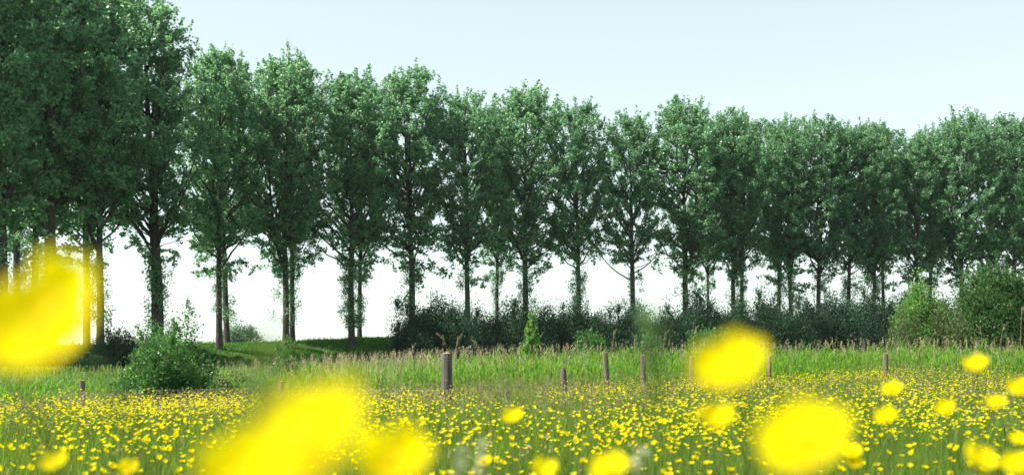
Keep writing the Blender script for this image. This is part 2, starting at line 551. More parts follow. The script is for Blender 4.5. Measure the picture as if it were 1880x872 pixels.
# column, row (F front, B back), top row in the photograph, width factor, kind, label
POP = [
    (-75, 'F', -190, 0.95, 0, 'tall poplar at the outermost edge with only its crown in the picture'),
    (4, 'F', -150, 0.98, 13, 'thick dark poplar trunk standing at the picture edge behind the big yellow blur'),
    (32, 'B', -100, 0.8, 7, 'slim poplar between the edge trunk and the forked poplar, one of two back trunks'),
    (61, 'B', -95, 0.8, 0, 'straight back row poplar close beside the thick forked poplar above the yellow blur'),
    (90, 'F', -120, 0.98, 13, 'thick forked poplar with big slanting limbs above the large yellow blurred flower'),
    (160, 'B', -60, 0.85, 5, 'poplar with slender twin stems rising out of the yellow blur peak'),
    (184, 'F', -55, 0.85, 7, 'poplar whose trunk shows through the outer edge of the yellow blur'),
    (291, 'F', -2, 1.0, 12, 'stout poplar trunk rising straight behind the large round green bush'),
    (402, 'F', 88, 0.95, 1, 'poplar standing low on the bank, front one of the pair beside the pale far bush'),
    (417, 'B', 92, 0.85, 4, 'slanting poplar right behind another trunk, its foot beside the pale far bush'),
    (525, 'F', 92, 1.0, 5, 'poplar above the small sapling, front trunk of the pair meeting in a narrow V'),
    (537, 'B', 110, 0.8, 0, 'slim back poplar of the pair whose trunks meet in a narrow V'),
    (646, 'F', 124, 1.05, 3, 'poplar with shaggy trunk shoots alone on the open sunlit grassy bank'),
    (660, 'B', 135, 0.75, 1, 'poplar mostly hidden behind the shaggy trunk on the open grassy bank'),
    (757, 'F', 120, 1.05, 2, 'poplar at the end of the dark hedge where the grassy bank begins'),
    (859, 'F', 165, 1.0, 4, 'poplar trunk straight behind the thick grey strainer post'),
    (912, 'B', 190, 0.7, 0, 'thin leaning poplar with airy low leaves between two stouter trunks'),
    (965, 'F', 152, 1.05, 6, 'poplar with ivy green trunk above the pale green young sapling'),
    (1062, 'F', 184, 1.0, 3, 'poplar with leafy trunk shoots behind the leaning short fence post'),
    (1162, 'F', 203, 1.0, 14, 'poplar with two long bare arching low limbs spread to both sides'),
    (1258, 'F', 178, 1.1, 2, 'broad poplar with leafy skirts around its trunk beside a thin neighbour'),
    (1300, 'B', 225, 0.65, 1, 'thin small poplar stem between the broad leafy one and the close pair'),
    (1347, 'F', 198, 0.95, 5, 'straight poplar of the close pair above the large floating yellow blur'),
    (1362, 'B', 205, 0.85, 7, 'forked poplar of the close pair above the large floating yellow blur'),
    (1430, 'B', 222, 0.75, 0, 'slender straight poplar beside the bright bare trunk that bends slightly'),
    (1453, 'F', 212, 0.9, 1, 'poplar with slightly bent trunk, next after the close pair'),
    (1502, 'F', 210, 0.95, 4, 'poplar with low leafy arms halfway between the bent trunk and the hedge end'),
    (1558, 'F', 222, 0.9, 3, 'poplar with shaggy drooping lower leaves above the even dark hedge'),
    (1605, 'F', 218, 0.9, 6, 'poplar over the hedge end, thicker stem of two standing close'),
    (1622, 'B', 235, 0.75, 1, 'poplar over the hedge end, thinner stem of two standing close'),
    (1683, 'F', 232, 0.9, 5, 'poplar rising right behind the light green pointed bush'),
    (1709, 'B', 236, 0.8, 0, 'slim poplar in the sky gap between the two round bushes'),
    (1766, 'F', 200, 1.1, 2, 'big dark poplar behind the shoulder of the large round bush'),
    (1818, 'B', 215, 0.85, 4, 'poplar straight behind the top of the large round bush'),
    (1860, 'F', 208, 1.0, 3, 'poplar over the far shoulder of the large round bush'),
    (1900, 'B', 220, 0.9, 6, 'last poplar of the row, cut by the picture edge'),
]
protos = [
    make_poplar(0, 0.9, 0.5), make_poplar(0, 1.2, 0.3, 0.25), make_poplar(1, 1.1, 0.8), make_poplar(0, 0.8, 1.4),
    make_poplar(0, 1.0, 0.5, -0.5), make_poplar(1, 0.9, 0.5), make_poplar(0, 1.3, 0.9, -0.3), make_poplar(2, 0.7, 0.6),
    make_poplar(0, 1.1, 0.7, 0.5), make_poplar(0, 1.2, 0.6, 0.1), make_poplar(1, 1.2, 0.4), make_poplar(0, 0.9, 1.1, -0.2),
    make_poplar(0, 1.2, 0.9, -0.4, tr=0.33), make_poplar(1, 1.1, 0.5, 0.2, tr=0.30),
    make_poplar(0, 0.5, 0.5, tr=0.22, arms=True),
]
LEAN = {417: -0.035, 402: -0.01, 912: 0.022, 291: -0.02, 184: 0.012, 537: 0.012, 1453: -0.01}
used = set()
for (px, row, ytop, wf, kind, label) in POP:
    if kind in used and kind < 6 and kind + 8 < 14:
        kind = {0: 8, 1: 9, 2: 10, 3: 11, 4: 9, 5: 10}[kind]
    d = float(np.interp(px, ROW_PX, ROW_D)) + (6.2 if row == 'B' else 0.0)
    x = X_at(px, d)
    z0 = float(gz(x, d)) - 0.05
    H = CAM_H + (640 - ytop) / FPX * d - z0
    o = protos[kind] if kind not in used else copy_tree(protos[kind])
    used.add(kind)
    o.location = (x, d, z0)
    o.rotation_mode = 'ZYX'
    o.rotation_euler = (rng.normal(0, 0.006), LEAN.get(px, rng.normal(0, 0.007)), 0.0 if kind == 14 else rng.uniform(0, 2 * PI))
    s = H / (TREE_H * 1.02)
    o.scale = (s * wf * 1.2, s * wf * 1.2 * rng.uniform(0.9, 1.1), s)
    tag(o, label, 'tree', 'poplars along the dyke')


# ------------------------------------------------------------------ bushes
def make_bush(name, w, h, dep, leaf, nclump, per, mat, seed_top=0.5, stems=7, sig=0.12, lift=0.12, spiky=0.0, flowers=0, shell=0.35, shoots=0.4, uneven=1.0):
    """shrub of clumped leaves on branching stems; origin on the ground"""
    root = empty(name)
    st = MB(); lf = MB()
    C = []
    ph = rng.uniform(0, 2 * PI, 4)
    while len(C) < nclump:
        v = unit(1)[0]
        v[2] = abs(v[2]) * 1.0
        r = rng.uniform(shell, 1.0) ** 0.5
        a = math.atan2(v[1], v[0])
        bump = 1 + uneven * (0.17 * math.sin(3 * a + ph[0]) + 0.13 * math.sin(5 * a + ph[1] + 5 * v[2]) + 0.14 * math.sin(8 * v[2] + ph[2] + 2 * a))
        z = lift + (1 - lift) * v[2] * r * bump
        C.append((v[0] * r * bump * w / 2, v[1] * r * bump * dep / 2, z * h * 0.94))
    C = np.array(C)
    if spiky:
        k = int(nclump * spiky)
        i = rng.integers(0, nclump, k)
        top = C[i].copy(); top[:, 2] += rng.uniform(0.04, 0.16, k) * h; top[:, :2] *= rng.uniform(0.85, 1.08, (k, 1))
        C = np.concatenate([C, top])
    pick = rng.permutation(len(C))[: max(stems * 6, 24)]
    for s in pick:
        c = C[s]
        p0 = np.array([rng.normal(0, 0.04 * w), rng.normal(0, 0.04 * w), -0.08])
        p1 = np.array([c[0] * 0.35, c[1] * 0.35, c[2] * 0.6])
        tube(st, quad_curve(p0, p1, c, 7), np.linspace(0.011 * h + 0.004, 0.004, 7), 5)
    ns = int(shoots * nclump)
    for k in range(ns):
        c = C[pick[rng.integers(0, len(pick))]]
        d = np.array([c[0] / w * 0.9, c[1] / dep * 0.9, 0.75]) + rng.normal(0, 0.28, 3); d /= np.linalg.norm(d)
        ln = rng.uniform(0.08, 0.24) * h
        cc = quad_curve(c, c + d * ln * 0.5 + rng.normal(0, 0.02, 3) * h, c + d * ln, 5)
        tube(st, cc, np.linspace(0.003 * h + 0.001, 0.002, 5), 3, cap=False)
        u = rng.uniform(0, 1.03, 26)
        leaves(lf, cc[0] + (cc[-1] - cc[0]) * u[:, None] + rng.normal(0, leaf * 0.5, (26, 3)), leaf, droop=0.1)
    st.build('stems', M['twig'], root, smooth=True)
    sg = sig * min(w, h)
    P = np.repeat(C, per, axis=0) + rng.normal(size=(len(C) * per, 3)) * np.array([sg, sg, sg * 0.9])
    P = P[P[:, 2] > 0.02]
    leaves(lf, P, leaf, droop=0.1)
    lf.build('foliage', M[mat], root)
    if flowers:
        fl = MB()
        i = rng.integers(0, len(C), flowers)
        Pf = C[i] + np.array([0, -1, 0.5]) * sg * 1.0 + rng.normal(size=(flowers, 3)) * sg * 0.7
        for k in range(4):
            leaves(fl, Pf + rng.normal(size=Pf.shape) * 0.012, 0.05, wide=0.5)
        fl.build('blossom', M['white_petal'], root)
    return root


def set_bush(o, px, d, label, sx=1.0, sz=1.0, cat='bush', group=None, rz=None, sink=0.0):
    x = X_at(px, d)
    o.location = (x, d, float(gz(x, d)) - sink)
    o.rotation_euler = (0, 0, rng.uniform(0, 2 * PI) if rz is None else rz)
    o.scale = (sx, sx, sz)
    return tag(o, label, cat, group)


# the dark hedge below the poplars: each bush a thing
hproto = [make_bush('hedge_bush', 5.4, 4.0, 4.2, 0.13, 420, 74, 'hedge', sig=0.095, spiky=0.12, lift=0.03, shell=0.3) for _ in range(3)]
HEDGE = [  # column, top row, width factor, label
    (762, 566, 0.85, 'dark hedge bush at the free end of the hedge against the white sky'),
    (822, 556, 1.0, 'dark hedge bush, tallest above the thick grey strainer post'),
    (880, 580, 0.85, 'dark low hedge bush beside the thin leaning poplar'),
    (935, 566, 0.95, 'dark hedge bush just before the pale green sapling'),
    (990, 572, 0.9, 'dark hedge bush straight behind the pale green sapling'),
    (1045, 562, 0.9, 'dark hedge bush below the poplar with leafy trunk shoots'),
    (1105, 574, 0.95, 'dark hedge bush filling the gap before the poplar with arching limbs'),
    (1165, 566, 0.9, 'dark hedge bush at the foot of the poplar with arching limbs'),
    (1222, 572, 0.9, 'dark hedge bush before the broad poplar with leafy skirts'),
    (1285, 550, 1.1, 'dark hedge bush rising highest behind the white flowered elder'),
    (1350, 562, 1.0, 'dark hedge bush at the foot of the close pair of poplars'),
    (1415, 548, 1.0, 'dark hedge bush rising above the large floating yellow blur'),
    (1478, 552, 1.0, 'dark hedge bush below the poplar with the slightly bent trunk'),
    (1540, 548, 1.0, 'dark hedge bush of even height below the shaggy drooping poplar'),
    (1600, 545, 1.0, 'dark hedge bush below the two close stems at the hedge end'),
    (1655, 552, 1.0, 'dark hedge bush half hidden by the light green pointed bush'),
    (1715, 560, 1.0, 'dark hedge bush glimpsed between the light green bush and the round one'),
]
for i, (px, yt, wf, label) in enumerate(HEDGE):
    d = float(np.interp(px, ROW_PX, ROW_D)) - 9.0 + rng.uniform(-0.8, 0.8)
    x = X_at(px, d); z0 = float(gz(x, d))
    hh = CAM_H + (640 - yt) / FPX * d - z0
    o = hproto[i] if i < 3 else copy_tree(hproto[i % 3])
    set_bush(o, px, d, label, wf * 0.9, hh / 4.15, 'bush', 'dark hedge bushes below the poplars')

b = make_bush('leafy_bush', 1.95, 1.75, 1.7, 0.055, 250, 52, 'bush', sig=0.06, spiky=0.25, stems=11, lift=0.2, shell=0.15, shoots=0.7)
set_bush(b, 292, 24.0, 'large round green bush standing in the buttercup meadow behind the wire', 0.86, 1.08)
b = make_bush('leafy_bush', 1.25, 2.0, 1.0, 0.055, 100, 44, 'bush', sig=0.08, spiky=0.5, stems=7, lift=0.25, shoots=0.8)
LATE_BUSH = b
b = make_bush('dog_rose_bush', 1.5, 1.05, 1.2, 0.045, 170, 38, 'bush_olive', sig=0.08, spiky=0.2, lift=0.05, flowers=70)
set_bush(b, 410, 27.0, 'low rose bush dotted with pale pinkish white flowers', 1.0, 1.0)
b = make_bush('leafy_sapling', 1.05, 1.55, 1.0, 0.065, 95, 34, 'bush', sig=0.08, spiky=0.3)
set_bush(b, 523, 38.0, 'small bushy sapling before the shadowed bank under the narrow V poplars', 1.0, 1.0)
b = make_bush('pale_bush', 4.6, 3.4, 4.0, 0.16, 180, 60, 'willow', sig=0.09, spiky=0.4, lift=0.1)
x = X_at(440, 112); b.location = (x, 112, float(gz(x, 112)) - 0.1); tag(b, 'pale grey green bush showing over the crest of the grassy bank', 'bush')
z_need = CAM_H + (640 - 598) / FPX * 112 - b.location.z
b.scale = (1, 1, z_need / 3.55)
b = make_bush('young_sapling', 0.62, 1.75, 0.6, 0.095, 46, 22, 'bush_light', sig=0.11, spiky=0.3, stems=3, lift=0.12)
x = X_at(973, 40); z0 = float(gz(x, 40)); b.location = (x, 40, z0)
b.scale = (1, 1, (CAM_H + (640 - 576) / FPX * 40 - z0) / 1.85)
tag(b, 'narrow bright pale green sapling standing before the dark hedge', 'sapling')


def top_bush(o, px, yt, d, h, label, sx=1.0, cat='bush', group=None):
    x = X_at(px, d); z0 = float(gz(x, d))
    o.location = (x, d, z0 - 0.03)
    o.rotation_euler = (0, 0, rng.uniform(0, 6.28))
    o.scale = (sx, sx, (CAM_H + (640 - yt) / FPX * d - z0) / (h * 1.02))
    return tag(o, label, cat, group)


top_bush(LATE_BUSH, 332, 588, 25.5, 2.1, 'loose taller bush with ragged top rising behind the large round green bush')
b = make_bush('elder_bush', 3.2, 1.6, 1.6, 0.10, 120, 40, 'bush', sig=0.1, spiky=0.3, lift=0.1, flowers=26)
top_bush(b, 1300, 598, 46, 1.6, 'wide green elder with a few creamy flower heads before the hedge', 0.95)
b = make_bush('bramble_bush', 1.7, 1.5, 1.2, 0.08, 80, 40, 'bush', sig=0.1, spiky=0.3, lift=0.1)
top_bush(b, 1195, 612, 42, 1.5, 'small green bramble above the two upright middle fence posts')
b = make_bush('bramble_bush', 1.5, 1.2, 1.2, 0.08, 70, 36, 'bush', sig=0.1, spiky=0.3, lift=0.1)
top_bush(b, 1085, 606, 62, 1.2, 'dull green bramble low against the hedge behind the leaning short post', 1.3)
b = make_bush('light_green_bush', 2.9, 3.4, 2.6, 0.095, 420, 66, 'bush_light', sig=0.065, spiky=0.45, lift=0.05, stems=9)
top_bush(b, 1690, 535, 50, 3.5, 'light green pointed bush at the end of the dark hedge', 0.93)
b = make_bush('round_bush', 4.0, 4.6, 3.6, 0.095, 620, 84, 'bush_dark', sig=0.055, spiky=0.1, lift=0.22, stems=9, shoots=0.25, uneven=0.3)
top_bush(b, 1824, 478, 52, 4.7, 'large round green bush, tallest of the bushes before the poplars', 0.97)
b = make_bush('olive_bush', 2.2, 1.7, 1.8, 0.075, 150, 46, 'bush_olive', sig=0.08, spiky=0.2, lift=0.03)
top_bush(b, 1748, 562, 47.5, 1.8, 'low olive bush squeezed between the light green bush and the round one')
b = make_bush('olive_bush', 1.6, 1.5, 1.4, 0.07, 110, 40, 'bush_olive', sig=0.08, spiky=0.2, lift=0.03)
top_bush(b, 1660, 572, 47, 1.5, 'low olive bush against the flank of the light green bush', 0.9)
sp = make_bush('shady_bush', 3.0, 2.4, 2.6, 0.085, 170, 46, 'hedge', sig=0.08, spiky=0.3, lift=0.05)
top_bush(sp, 212, 602, 56, 2.4, 'dark bush beside the large yellow blur, below the stout poplar', 0.85)
for px, yt, d, sx, label in ((150, 632, 55, 1.0, 'shady bush under the poplars hidden by the yellow blur edge'),
                             (70, 640, 52, 1.1, 'shady bush at the feet of the forked poplar'),
                             (-10, 640, 50, 1.1, 'shady bush at the picture edge below the thick poplar'),
                             (255, 628, 60, 0.8, 'low shady bush at the foot of the stout poplar'),
                             (372, 640, 66, 0.55, 'small dark bush at the foot of the bank beside the rose')):
    top_bush(copy_tree(sp), px, yt, d, 2.4, label, sx)
for o in bpy.data.objects:
    if o.name.startswith('shady_bush'):
        o['group'] = 'shady bushes under the poplars'

# ------------------------------------------------------------------ bank grass
n = 42000
bx = rng.uniform(-36, -6, n); rd = np.interp(bx, ROW_X, ROW_D); by = rd + rng.uniform(-9, 8, n)
n2 = 14000
bx2 = rng.uniform(-6, 60, n2); by2 = np.interp(bx2, ROW_X, ROW_D) + rng.uniform(-9, 8, n2)
bx = np.concatenate([bx, bx2]); by = np.concatenate([by, by2])
P = np.stack([bx, by, gz(bx, by) - 0.02], axis=1)
mb = MB()
h = rng.uniform(0.08, 0.26, len(P)) * (0.6 + 1.1 * vnoise(bx * 0.7, by * 0.7)); big = rng.random(len(P)) < 0.03; h[big] *= 1.9
blades(mb, P, h, h * rng.uniform(0.2, 0.9, len(P)), rng.uniform(0, 2 * PI, len(P)), rng.uniform(0.03, 0.06, len(P)))
tag(mb.build('bank_grass', M['grass_bank']), 'short bright grass covering the dyke below the poplars', 'grass', kind='stuff')


POSTS = [  # column, top row, distance, width px, grey?, lean, label
    (152, 698, 21, 10, 0, 0.0, 'brown wooden post alone in front of the large round green bush side'),
    (516, 700, 22, 11, 0, 0.0, 'pale wooden post at the edge of the large yellow blur, below the sapling'),
    (821, 648, 17, 21, 1, -0.01, 'thick grey strainer post, the stoutest of the fence'),
    (931, 715, 18, 9, 0, 0.0, 'very short post stub just peeping out of the grass'),
    (1040, 677, 18, 11, 1, -0.07, 'short leaning brown post in tall reeds'),
    (1117, 647, 21, 10, 0, -0.06, 'pale post tilting slightly among the reeds below the bramble'),
    (1181, 652, 20, 10, 0, 0.0, 'straight post with bright sunlit edge, between the tilted pale post and a grey one'),
    (1270, 655, 22, 10, 1, 0.0, 'greyish post beside the large floating yellow blur'),
    (1413, 654, 22, 7, 0, 0.0, 'post half veiled by the large floating yellow blur'),
    (1626, 649, 21, 10, 0, 0.0, 'dark sided post standing before the light green pointed bush'),
    (1793, 645, 22, 10, 0, 0.0, 'pale post right above a small blurred buttercup'),
]

# ------------------------------------------------------------------ meadow grass
def wedge(n, d0, d1, margin=1.2, power=2.0):
    """points over the part of the field the picture can see, even per square metre for power 2"""
    u = rng.random(n)
    y = (d0 ** power + u * (d1 ** power - d0 ** power)) ** (1 / power)
    half = y * 0.478 + margin
    x = rng.uniform(-1, 1, n) * half
    return x, y


mb = MB()
for nb, d0, d1, w, hmin, hmax in ((95000, 1.6, 8.0, 0.0042, 0.2, 0.46), (150000, 8.0, 17.0, 0.0065, 0.22, 0.46), (95000, 17.0, 26.5, 0.009, 0.25, 0.5)):
    x, y = wedge(nb, d0, d1)
    z = gz(x, y)
    tall = 0.75 + 0.5 * vnoise(x * 0.8, y * 0.8)
    h = rng.uniform(hmin, hmax, nb) * tall
    h = np.minimum(h, 0.34 + 0.03 * y)
    blades(mb, np.stack([x, y, z - 0.01], axis=1), h, h * rng.uniform(0.05, 0.7, nb), rng.uniform(0, 2 * PI, nb), rng.uniform(0.6, 1.3, nb) * w)
# broad lush blades in clumps
cx, cy = wedge(260, 6, 26)
k = rng.integers(14, 40, len(cx))
X = np.repeat(cx, k) + rng.normal(0, 0.14, k.sum()); Y = np.repeat(cy, k) + rng.normal(0, 0.14, k.sum())
h = rng.uniform(0.3, 0.62, len(X))
blades(mb, np.stack([X, Y, gz(X, Y) - 0.01], axis=1), h, h * rng.uniform(0.2, 0.8, len(X)), rng.uniform(0, 2 * PI, len(X)), rng.uniform(0.008, 0.016, len(X)))
# grass grown up round the fence posts
for (px_, yt_, d_, *_r) in POSTS:
    k = 90
    X = X_at(px_, d_) + rng.normal(0, 0.22, k); Y = d_ + rng.normal(-0.1, 0.16, k)
    foot = np.interp(px_, [152, 516, 821, 931, 1040, 1117, 1270, 1626, 1793], [752, 738, 726, 733, 714, 692, 692, 684, 690])
    hm = max(CAM_H + (640 - foot) / FPX * d_ - float(gz(X_at(px_, d_), d_)), 0.3)
    h = rng.uniform(0.65, 1.12, k) * hm
    blades(mb, np.stack([X, Y, gz(X, Y) - 0.01], axis=1), h, h * rng.uniform(0.05, 0.4, k), rng.uniform(0, 2 * PI, k), rng.uniform(0.008, 0.016, k))
tag(mb.build('meadow_grass', M['grass']), 'fine green meadow grass between the buttercups', 'grass', kind='stuff')

# fine brownish seed heads standing over the grass
mb = MB()
n = 13000
x, y = wedge(n, 3.6, 27.0)
keep = vnoise(x * 0.45 + 20, y * 0.45) > 0.4
x, y = x[keep], y[keep]; n = len(x)
h = rng.uniform(0.38, 0.66, n); h = np.minimum(h, 0.4 + 0.03 * y)
P = np.stack([x, y, gz(x, y)], axis=1); az = rng.uniform(0, 2 * PI, n); ln = h * rng.uniform(0.05, 0.3, n)
blades(mb, P, h, ln, az, 0.0024 + 0.00012 * y, ts=(0, .6), wprof=(1, .8), rise=0)
tip = P + np.stack([np.cos(az) * ln, np.sin(az) * ln, h], axis=1)
for k in range(4):
    o_ = rng.normal(0, 0.008, (n, 3)); o_[:, 2] = -0.02 * k + rng.normal(0, 0.008, n)
    leaves(mb, tip + o_, 0.03, wide=0.2)
tag(mb.build('meadow_seed_heads', M['seed']), 'thin brownish grass stalks with fine seed heads in the meadow', 'grass', kind='stuff')

# ------------------------------------------------------------------ reeds in the ditch
TOPX = [-20, -12, -9, -5, -1, 4, 10, 20]
TOPZ = [-0.15, -0.1, 0.0, 0.36, 0.62, 0.76, 0.86, 0.92]


def reed_field(mb, n, y0, y1, mat, leafw, nl, cut=0.0):
    x, y = wedge(n, y0, y1, 2.0)
    keep = y > 24.6 + 3.6 * (vnoise(x * 0.45 + 2, x * 0.1 + 7) - 0.35)      # ragged edge against the meadow
    x, y = x[keep], y[keep]; n = len(x)
    z = gz(x, y)
    top = np.interp(x * 30 / y, TOPX, TOPZ) - 0.02 * (y - 30) * 0 + (vnoise(x * 0.6, y * 0.6) - 0.5) * 0.35
    h = (top - z) * rng.uniform(0.62, 1.0, n)
    h = np.maximum(h, 0.35) - cut
    P = np.stack([x, y, z - 0.02], axis=1)
    az = rng.uniform(0, 2 * PI, n)
    blades(mb, P, h, h * rng.uniform(0.02, 0.14, n), az, 0.010, mat)
    for k in range(nl):
        f = rng.uniform(0.3, 0.97, n)
        L = rng.uniform(0.3, 0.6, n) * np.clip(h, 0.4, 1.4) * 0.75
        Q = P.copy(); Q[:, 2] += h * f * 0.97
        a2 = rng.uniform(0, 2 * PI, n)
        blades(mb, Q, L * rng.uniform(0.35, 0.95, n), L * rng.uniform(0.35, 0.9, n), a2, rng.uniform(0.7, 1.3, n) * leafw, mat, rise=0.35)


mb = MB()
reed_field(mb, 10500, 23.0, 37.0, 0, 0.026, 5)
reed_field(mb, 6000, 37.0, 48.0, 0, 0.03, 4)
tag(mb.build('reeds', M['reed']), 'bright green young reeds filling the ditch behind the fence', 'reeds', kind='stuff')

mb = MB()
def dry_field(n, y0, y1, band, hextra):
    x, y = wedge(n, y0, y1, 2.0)
    px = 940 + FPX * x / y
    dens = np.interp(px, band[0], band[1]) * (0.35 + 1.1 * vnoise(x * 0.4 + 5, y * 0.4 + 3))
    keep = rng.random(n) < dens
    x, y = x[keep], y[keep]; n = len(x); z = gz(x, y)
    top = np.interp(x * 30 / y, TOPX, TOPZ) + hextra * rng.uniform(-1.2, 1.0, n)
    h = np.maximum(top - z, 0.4)
    P = np.stack([x, y, z], axis=1); az = rng.uniform(0, 2 * PI, n); ln = h * rng.uniform(0.02, 0.2, n)
    blades(mb, P, h, ln, az, 0.012, 0, ts=(0, .6), wprof=(1, .9), rise=0)
    tip = P + np.stack([np.cos(az) * ln, np.sin(az) * ln, h], axis=1)
    kk = rng.random(n) < 0.6
    for k in range(5):
        o_ = rng.normal(0, 0.012, (n, 3)); o_[:, 2] = -0.035 * k
        blades(mb, (tip + o_)[kk], -rng.uniform(0.02, 0.06, kk.sum()), rng.uniform(0.03, 0.09, kk.sum()), az[kk] + rng.normal(0, 0.5, kk.sum()), 0.02, 1, ts=(0, .5), wprof=(.6, 1), rise=0)
dry_field(15000, 27, 48, ([0, 350, 560, 650, 900, 1100, 1400, 1500, 1880], [.12, .2, .6, .9, .7, .28, .28, .38, .42]), 0.32)
tag(mb.build('dry_reeds', [M['dry'], M['plume']]), 'pale dry reed stalks and grass plumes standing over the green reeds', 'reeds', kind='stuff')


# tall single reeds that stand clear of the rest
def make_reed(h, bend, az, plume=0.34):
    root = empty('tall_reed')
    st = MB()
    p2 = np.array([math.cos(az) * bend, math.sin(az) * bend, h])
    c = quad_curve((0, 0, -0.05), (0, 0, h * 0.7), p2, 10)
    tube(st, c, np.linspace(0.008, 0.004, 10), 5)
    st.build('stalk', M['dry'], root, smooth=True)
    pl = MB()
    n = 70
    t = rng.uniform(0, 1, n)
    dirv = (c[-1] - c[-2]); dirv /= np.linalg.norm(dirv)
    base = c[-1] + dirv * (t[:, None] - 0.7) * plume + np.array([math.cos(az), math.sin(az), -0.3]) * (np.clip(t - 0.2, 0, 1) ** 2)[:, None] * plume * 0.5
    blades(pl, base, -rng.uniform(0.0, 0.06, n), rng.uniform(0.04, 0.13, n) * (1.15 - t), az + rng.normal(0, 0.7, n), 0.016, ts=(0, .5), wprof=(.7, 1), rise=0)
    pl.build('plume', M['plume'], root)
    return root


REEDS = [  # column, top row, distance, bend, label
    (598, 640, 31, 0.10, 'pale ragged reed head alone before the shadowed bank'),
    (590, 664, 30, 0.12, 'short pale reed plume below the ragged head before the bank'),
    (757, 630, 31, 0.05, 'slim upright reed plume before the free end of the hedge'),
    (812, 612, 29, 0.30, 'tall golden reed plume bowing over beside the thick grey post'),
    (806, 640, 30, 0.16, 'shorter bowed reed stem beside the tall golden one'),
    (842, 613, 30, 0.16, 'tall thin reed plume directly above the thick grey post'),
    (872, 622, 30, 0.25, 'nodding reed plume just past the thick grey post'),
    (858, 634, 31, 0.12, 'broken fluffy reed head between the post and the nodding plume'),
    (1127, 604, 36, 0.06, 'dark topped reed standing up above the middle fence posts'),
    (1167, 612, 38, 0.08, 'thin reed beside the small green bramble'),
    (1222, 606, 38, 0.12, 'pinkish brown reed plume between bramble and elder'),
    (1278, 597, 40, 0.14, 'pale reed plume raised over the elder leaves'),
    (1367, 615, 36, 0.14, 'cream reed plume at the end of the elder'),
    (1402, 628, 36, 0.12, 'small cream reed plume above the large floating yellow blur'),
    (1522, 628, 38, 0.08, 'cream reed plume below the dark hedge bush of even height'),
    (1800, 596, 36, 0.10, 'reddish reed head before the shaded side of the round bush'),
    (1843, 592, 36, 0.22, 'slanting reed plume crossing the shaded side of the round bush'),
    (1876, 560, 34, 0.06, 'tall pale reed plume at the outer edge beside the round bush'),
]
for i, (px, yt, d, bend, label) in enumerate(REEDS):
    x = X_at(px, d); z0 = float(gz(x, d))
    h = CAM_H + (640 - yt) / FPX * d - z0 - 0.04
    r = make_reed(h, bend, rng.uniform(-0.5, 0.5) if i % 3 else PI + rng.uniform(-0.5, 0.5), rng.uniform(0.26, 0.4))
    r.location = (x - (bend if i % 3 else -bend), d, z0)
    tag(r, label, 'reed', 'tall reeds with plumes in the ditch')


# ------------------------------------------------------------------ fence posts and wire
def make_post(r, h, mat, lean_x=0.0, square=False):
    root = empty('fence_post')
    sh = MB()
    sides = 4 if square else 9
    zz = np.array([-0.3, 0.0, h * 0.35, h * 0.7, h - 0.012, h])
    pts = np.stack([zz * 0 + rng.normal(0, 0.002, 6), zz * 0 + rng.normal(0, 0.002, 6), zz], axis=1)
    rr = np.array([1.0, 1.0, 0.99, 0.98, 0.97, 0.9]) * r
    tube(sh, pts, rr, 12 if not square else 8, cap=False)
    sh.build('shaft', mat, root, smooth=not square)
    tp = MB()
    a = np.arange(12) * 2 * PI / 12
    V = [(r * 0.9 * math.cos(t), r * 0.9 * math.sin(t), h) for t in a] + [(0, 0, h + 0.012)]
    tp.add(V, None, [(i, (i + 1) % 12, 12) for i in range(12)])
    tp.build('cut_top', M['post_end'], root)
    st = MB()      # wire staple
    tube(st, [(0.02, -r - 0.004, h * 0.62), (0.0, -r - 0.012, h * 0.62), (-0.02, -r - 0.004, h * 0.62)], 0.003, 5)
    st.build('staple', M['wire'], root)
    root.rotation_euler = (rng.normal(0, 0.015), lean_x, 0)
    return root


ends = []
for (px, yt, d, wpx, grey, lean, label) in POSTS:
    x = X_at(px, d); z0 = float(gz(x, d))
    h = CAM_H + (640 - yt) / FPX * d - z0
    o = make_post(wpx / FPX * d / 2, h, M['post_grey'] if grey else M['post'], lean)
    o.location = (x, d, z0)
    tag(o, label, 'fence post', 'posts of the wire fence')
    ends.append((x, d, z0, h))


def wire(p, q, sag, label):
    mbw = MB()
    t = np.linspace(0, 1, 16)[:, None]
    c = (1 - t) * np.array(p) + t * np.array(q); c[:, 2] -= (4 * t * (1 - t))[:, 0] * sag
    tube(mbw, c, 0.0018, 4)
    tag(mbw.build('fence_wire', M['wire'], smooth=True), label, 'wire', 'wires of the fence')


W = lambda i, f: (ends[i][0], ends[i][1] - 0.07, ends[i][2] + ends[i][3] * f)
left_end = at(-60, 717, 20)
wire(left_end, W(0, 0.8), 0.03, 'thin fence wire running out of the picture from the brown lone post')
wire(W(0, 0.8), W(1, 0.88), 0.04, 'thin fence wire crossing in front of the large round green bush')
wire(W(1, 0.88), (ends[2][0], ends[2][1] - 0.19, CAM_H - 75 / FPX * 17), 0.03, 'thin fence wire running to the thick grey strainer post')
wire((ends[2][0], ends[2][1] - 0.19, CAM_H - 75 / FPX * 17), W(3, 0.97), 0.02, 'thin fence wire between the strainer post and the short stub')


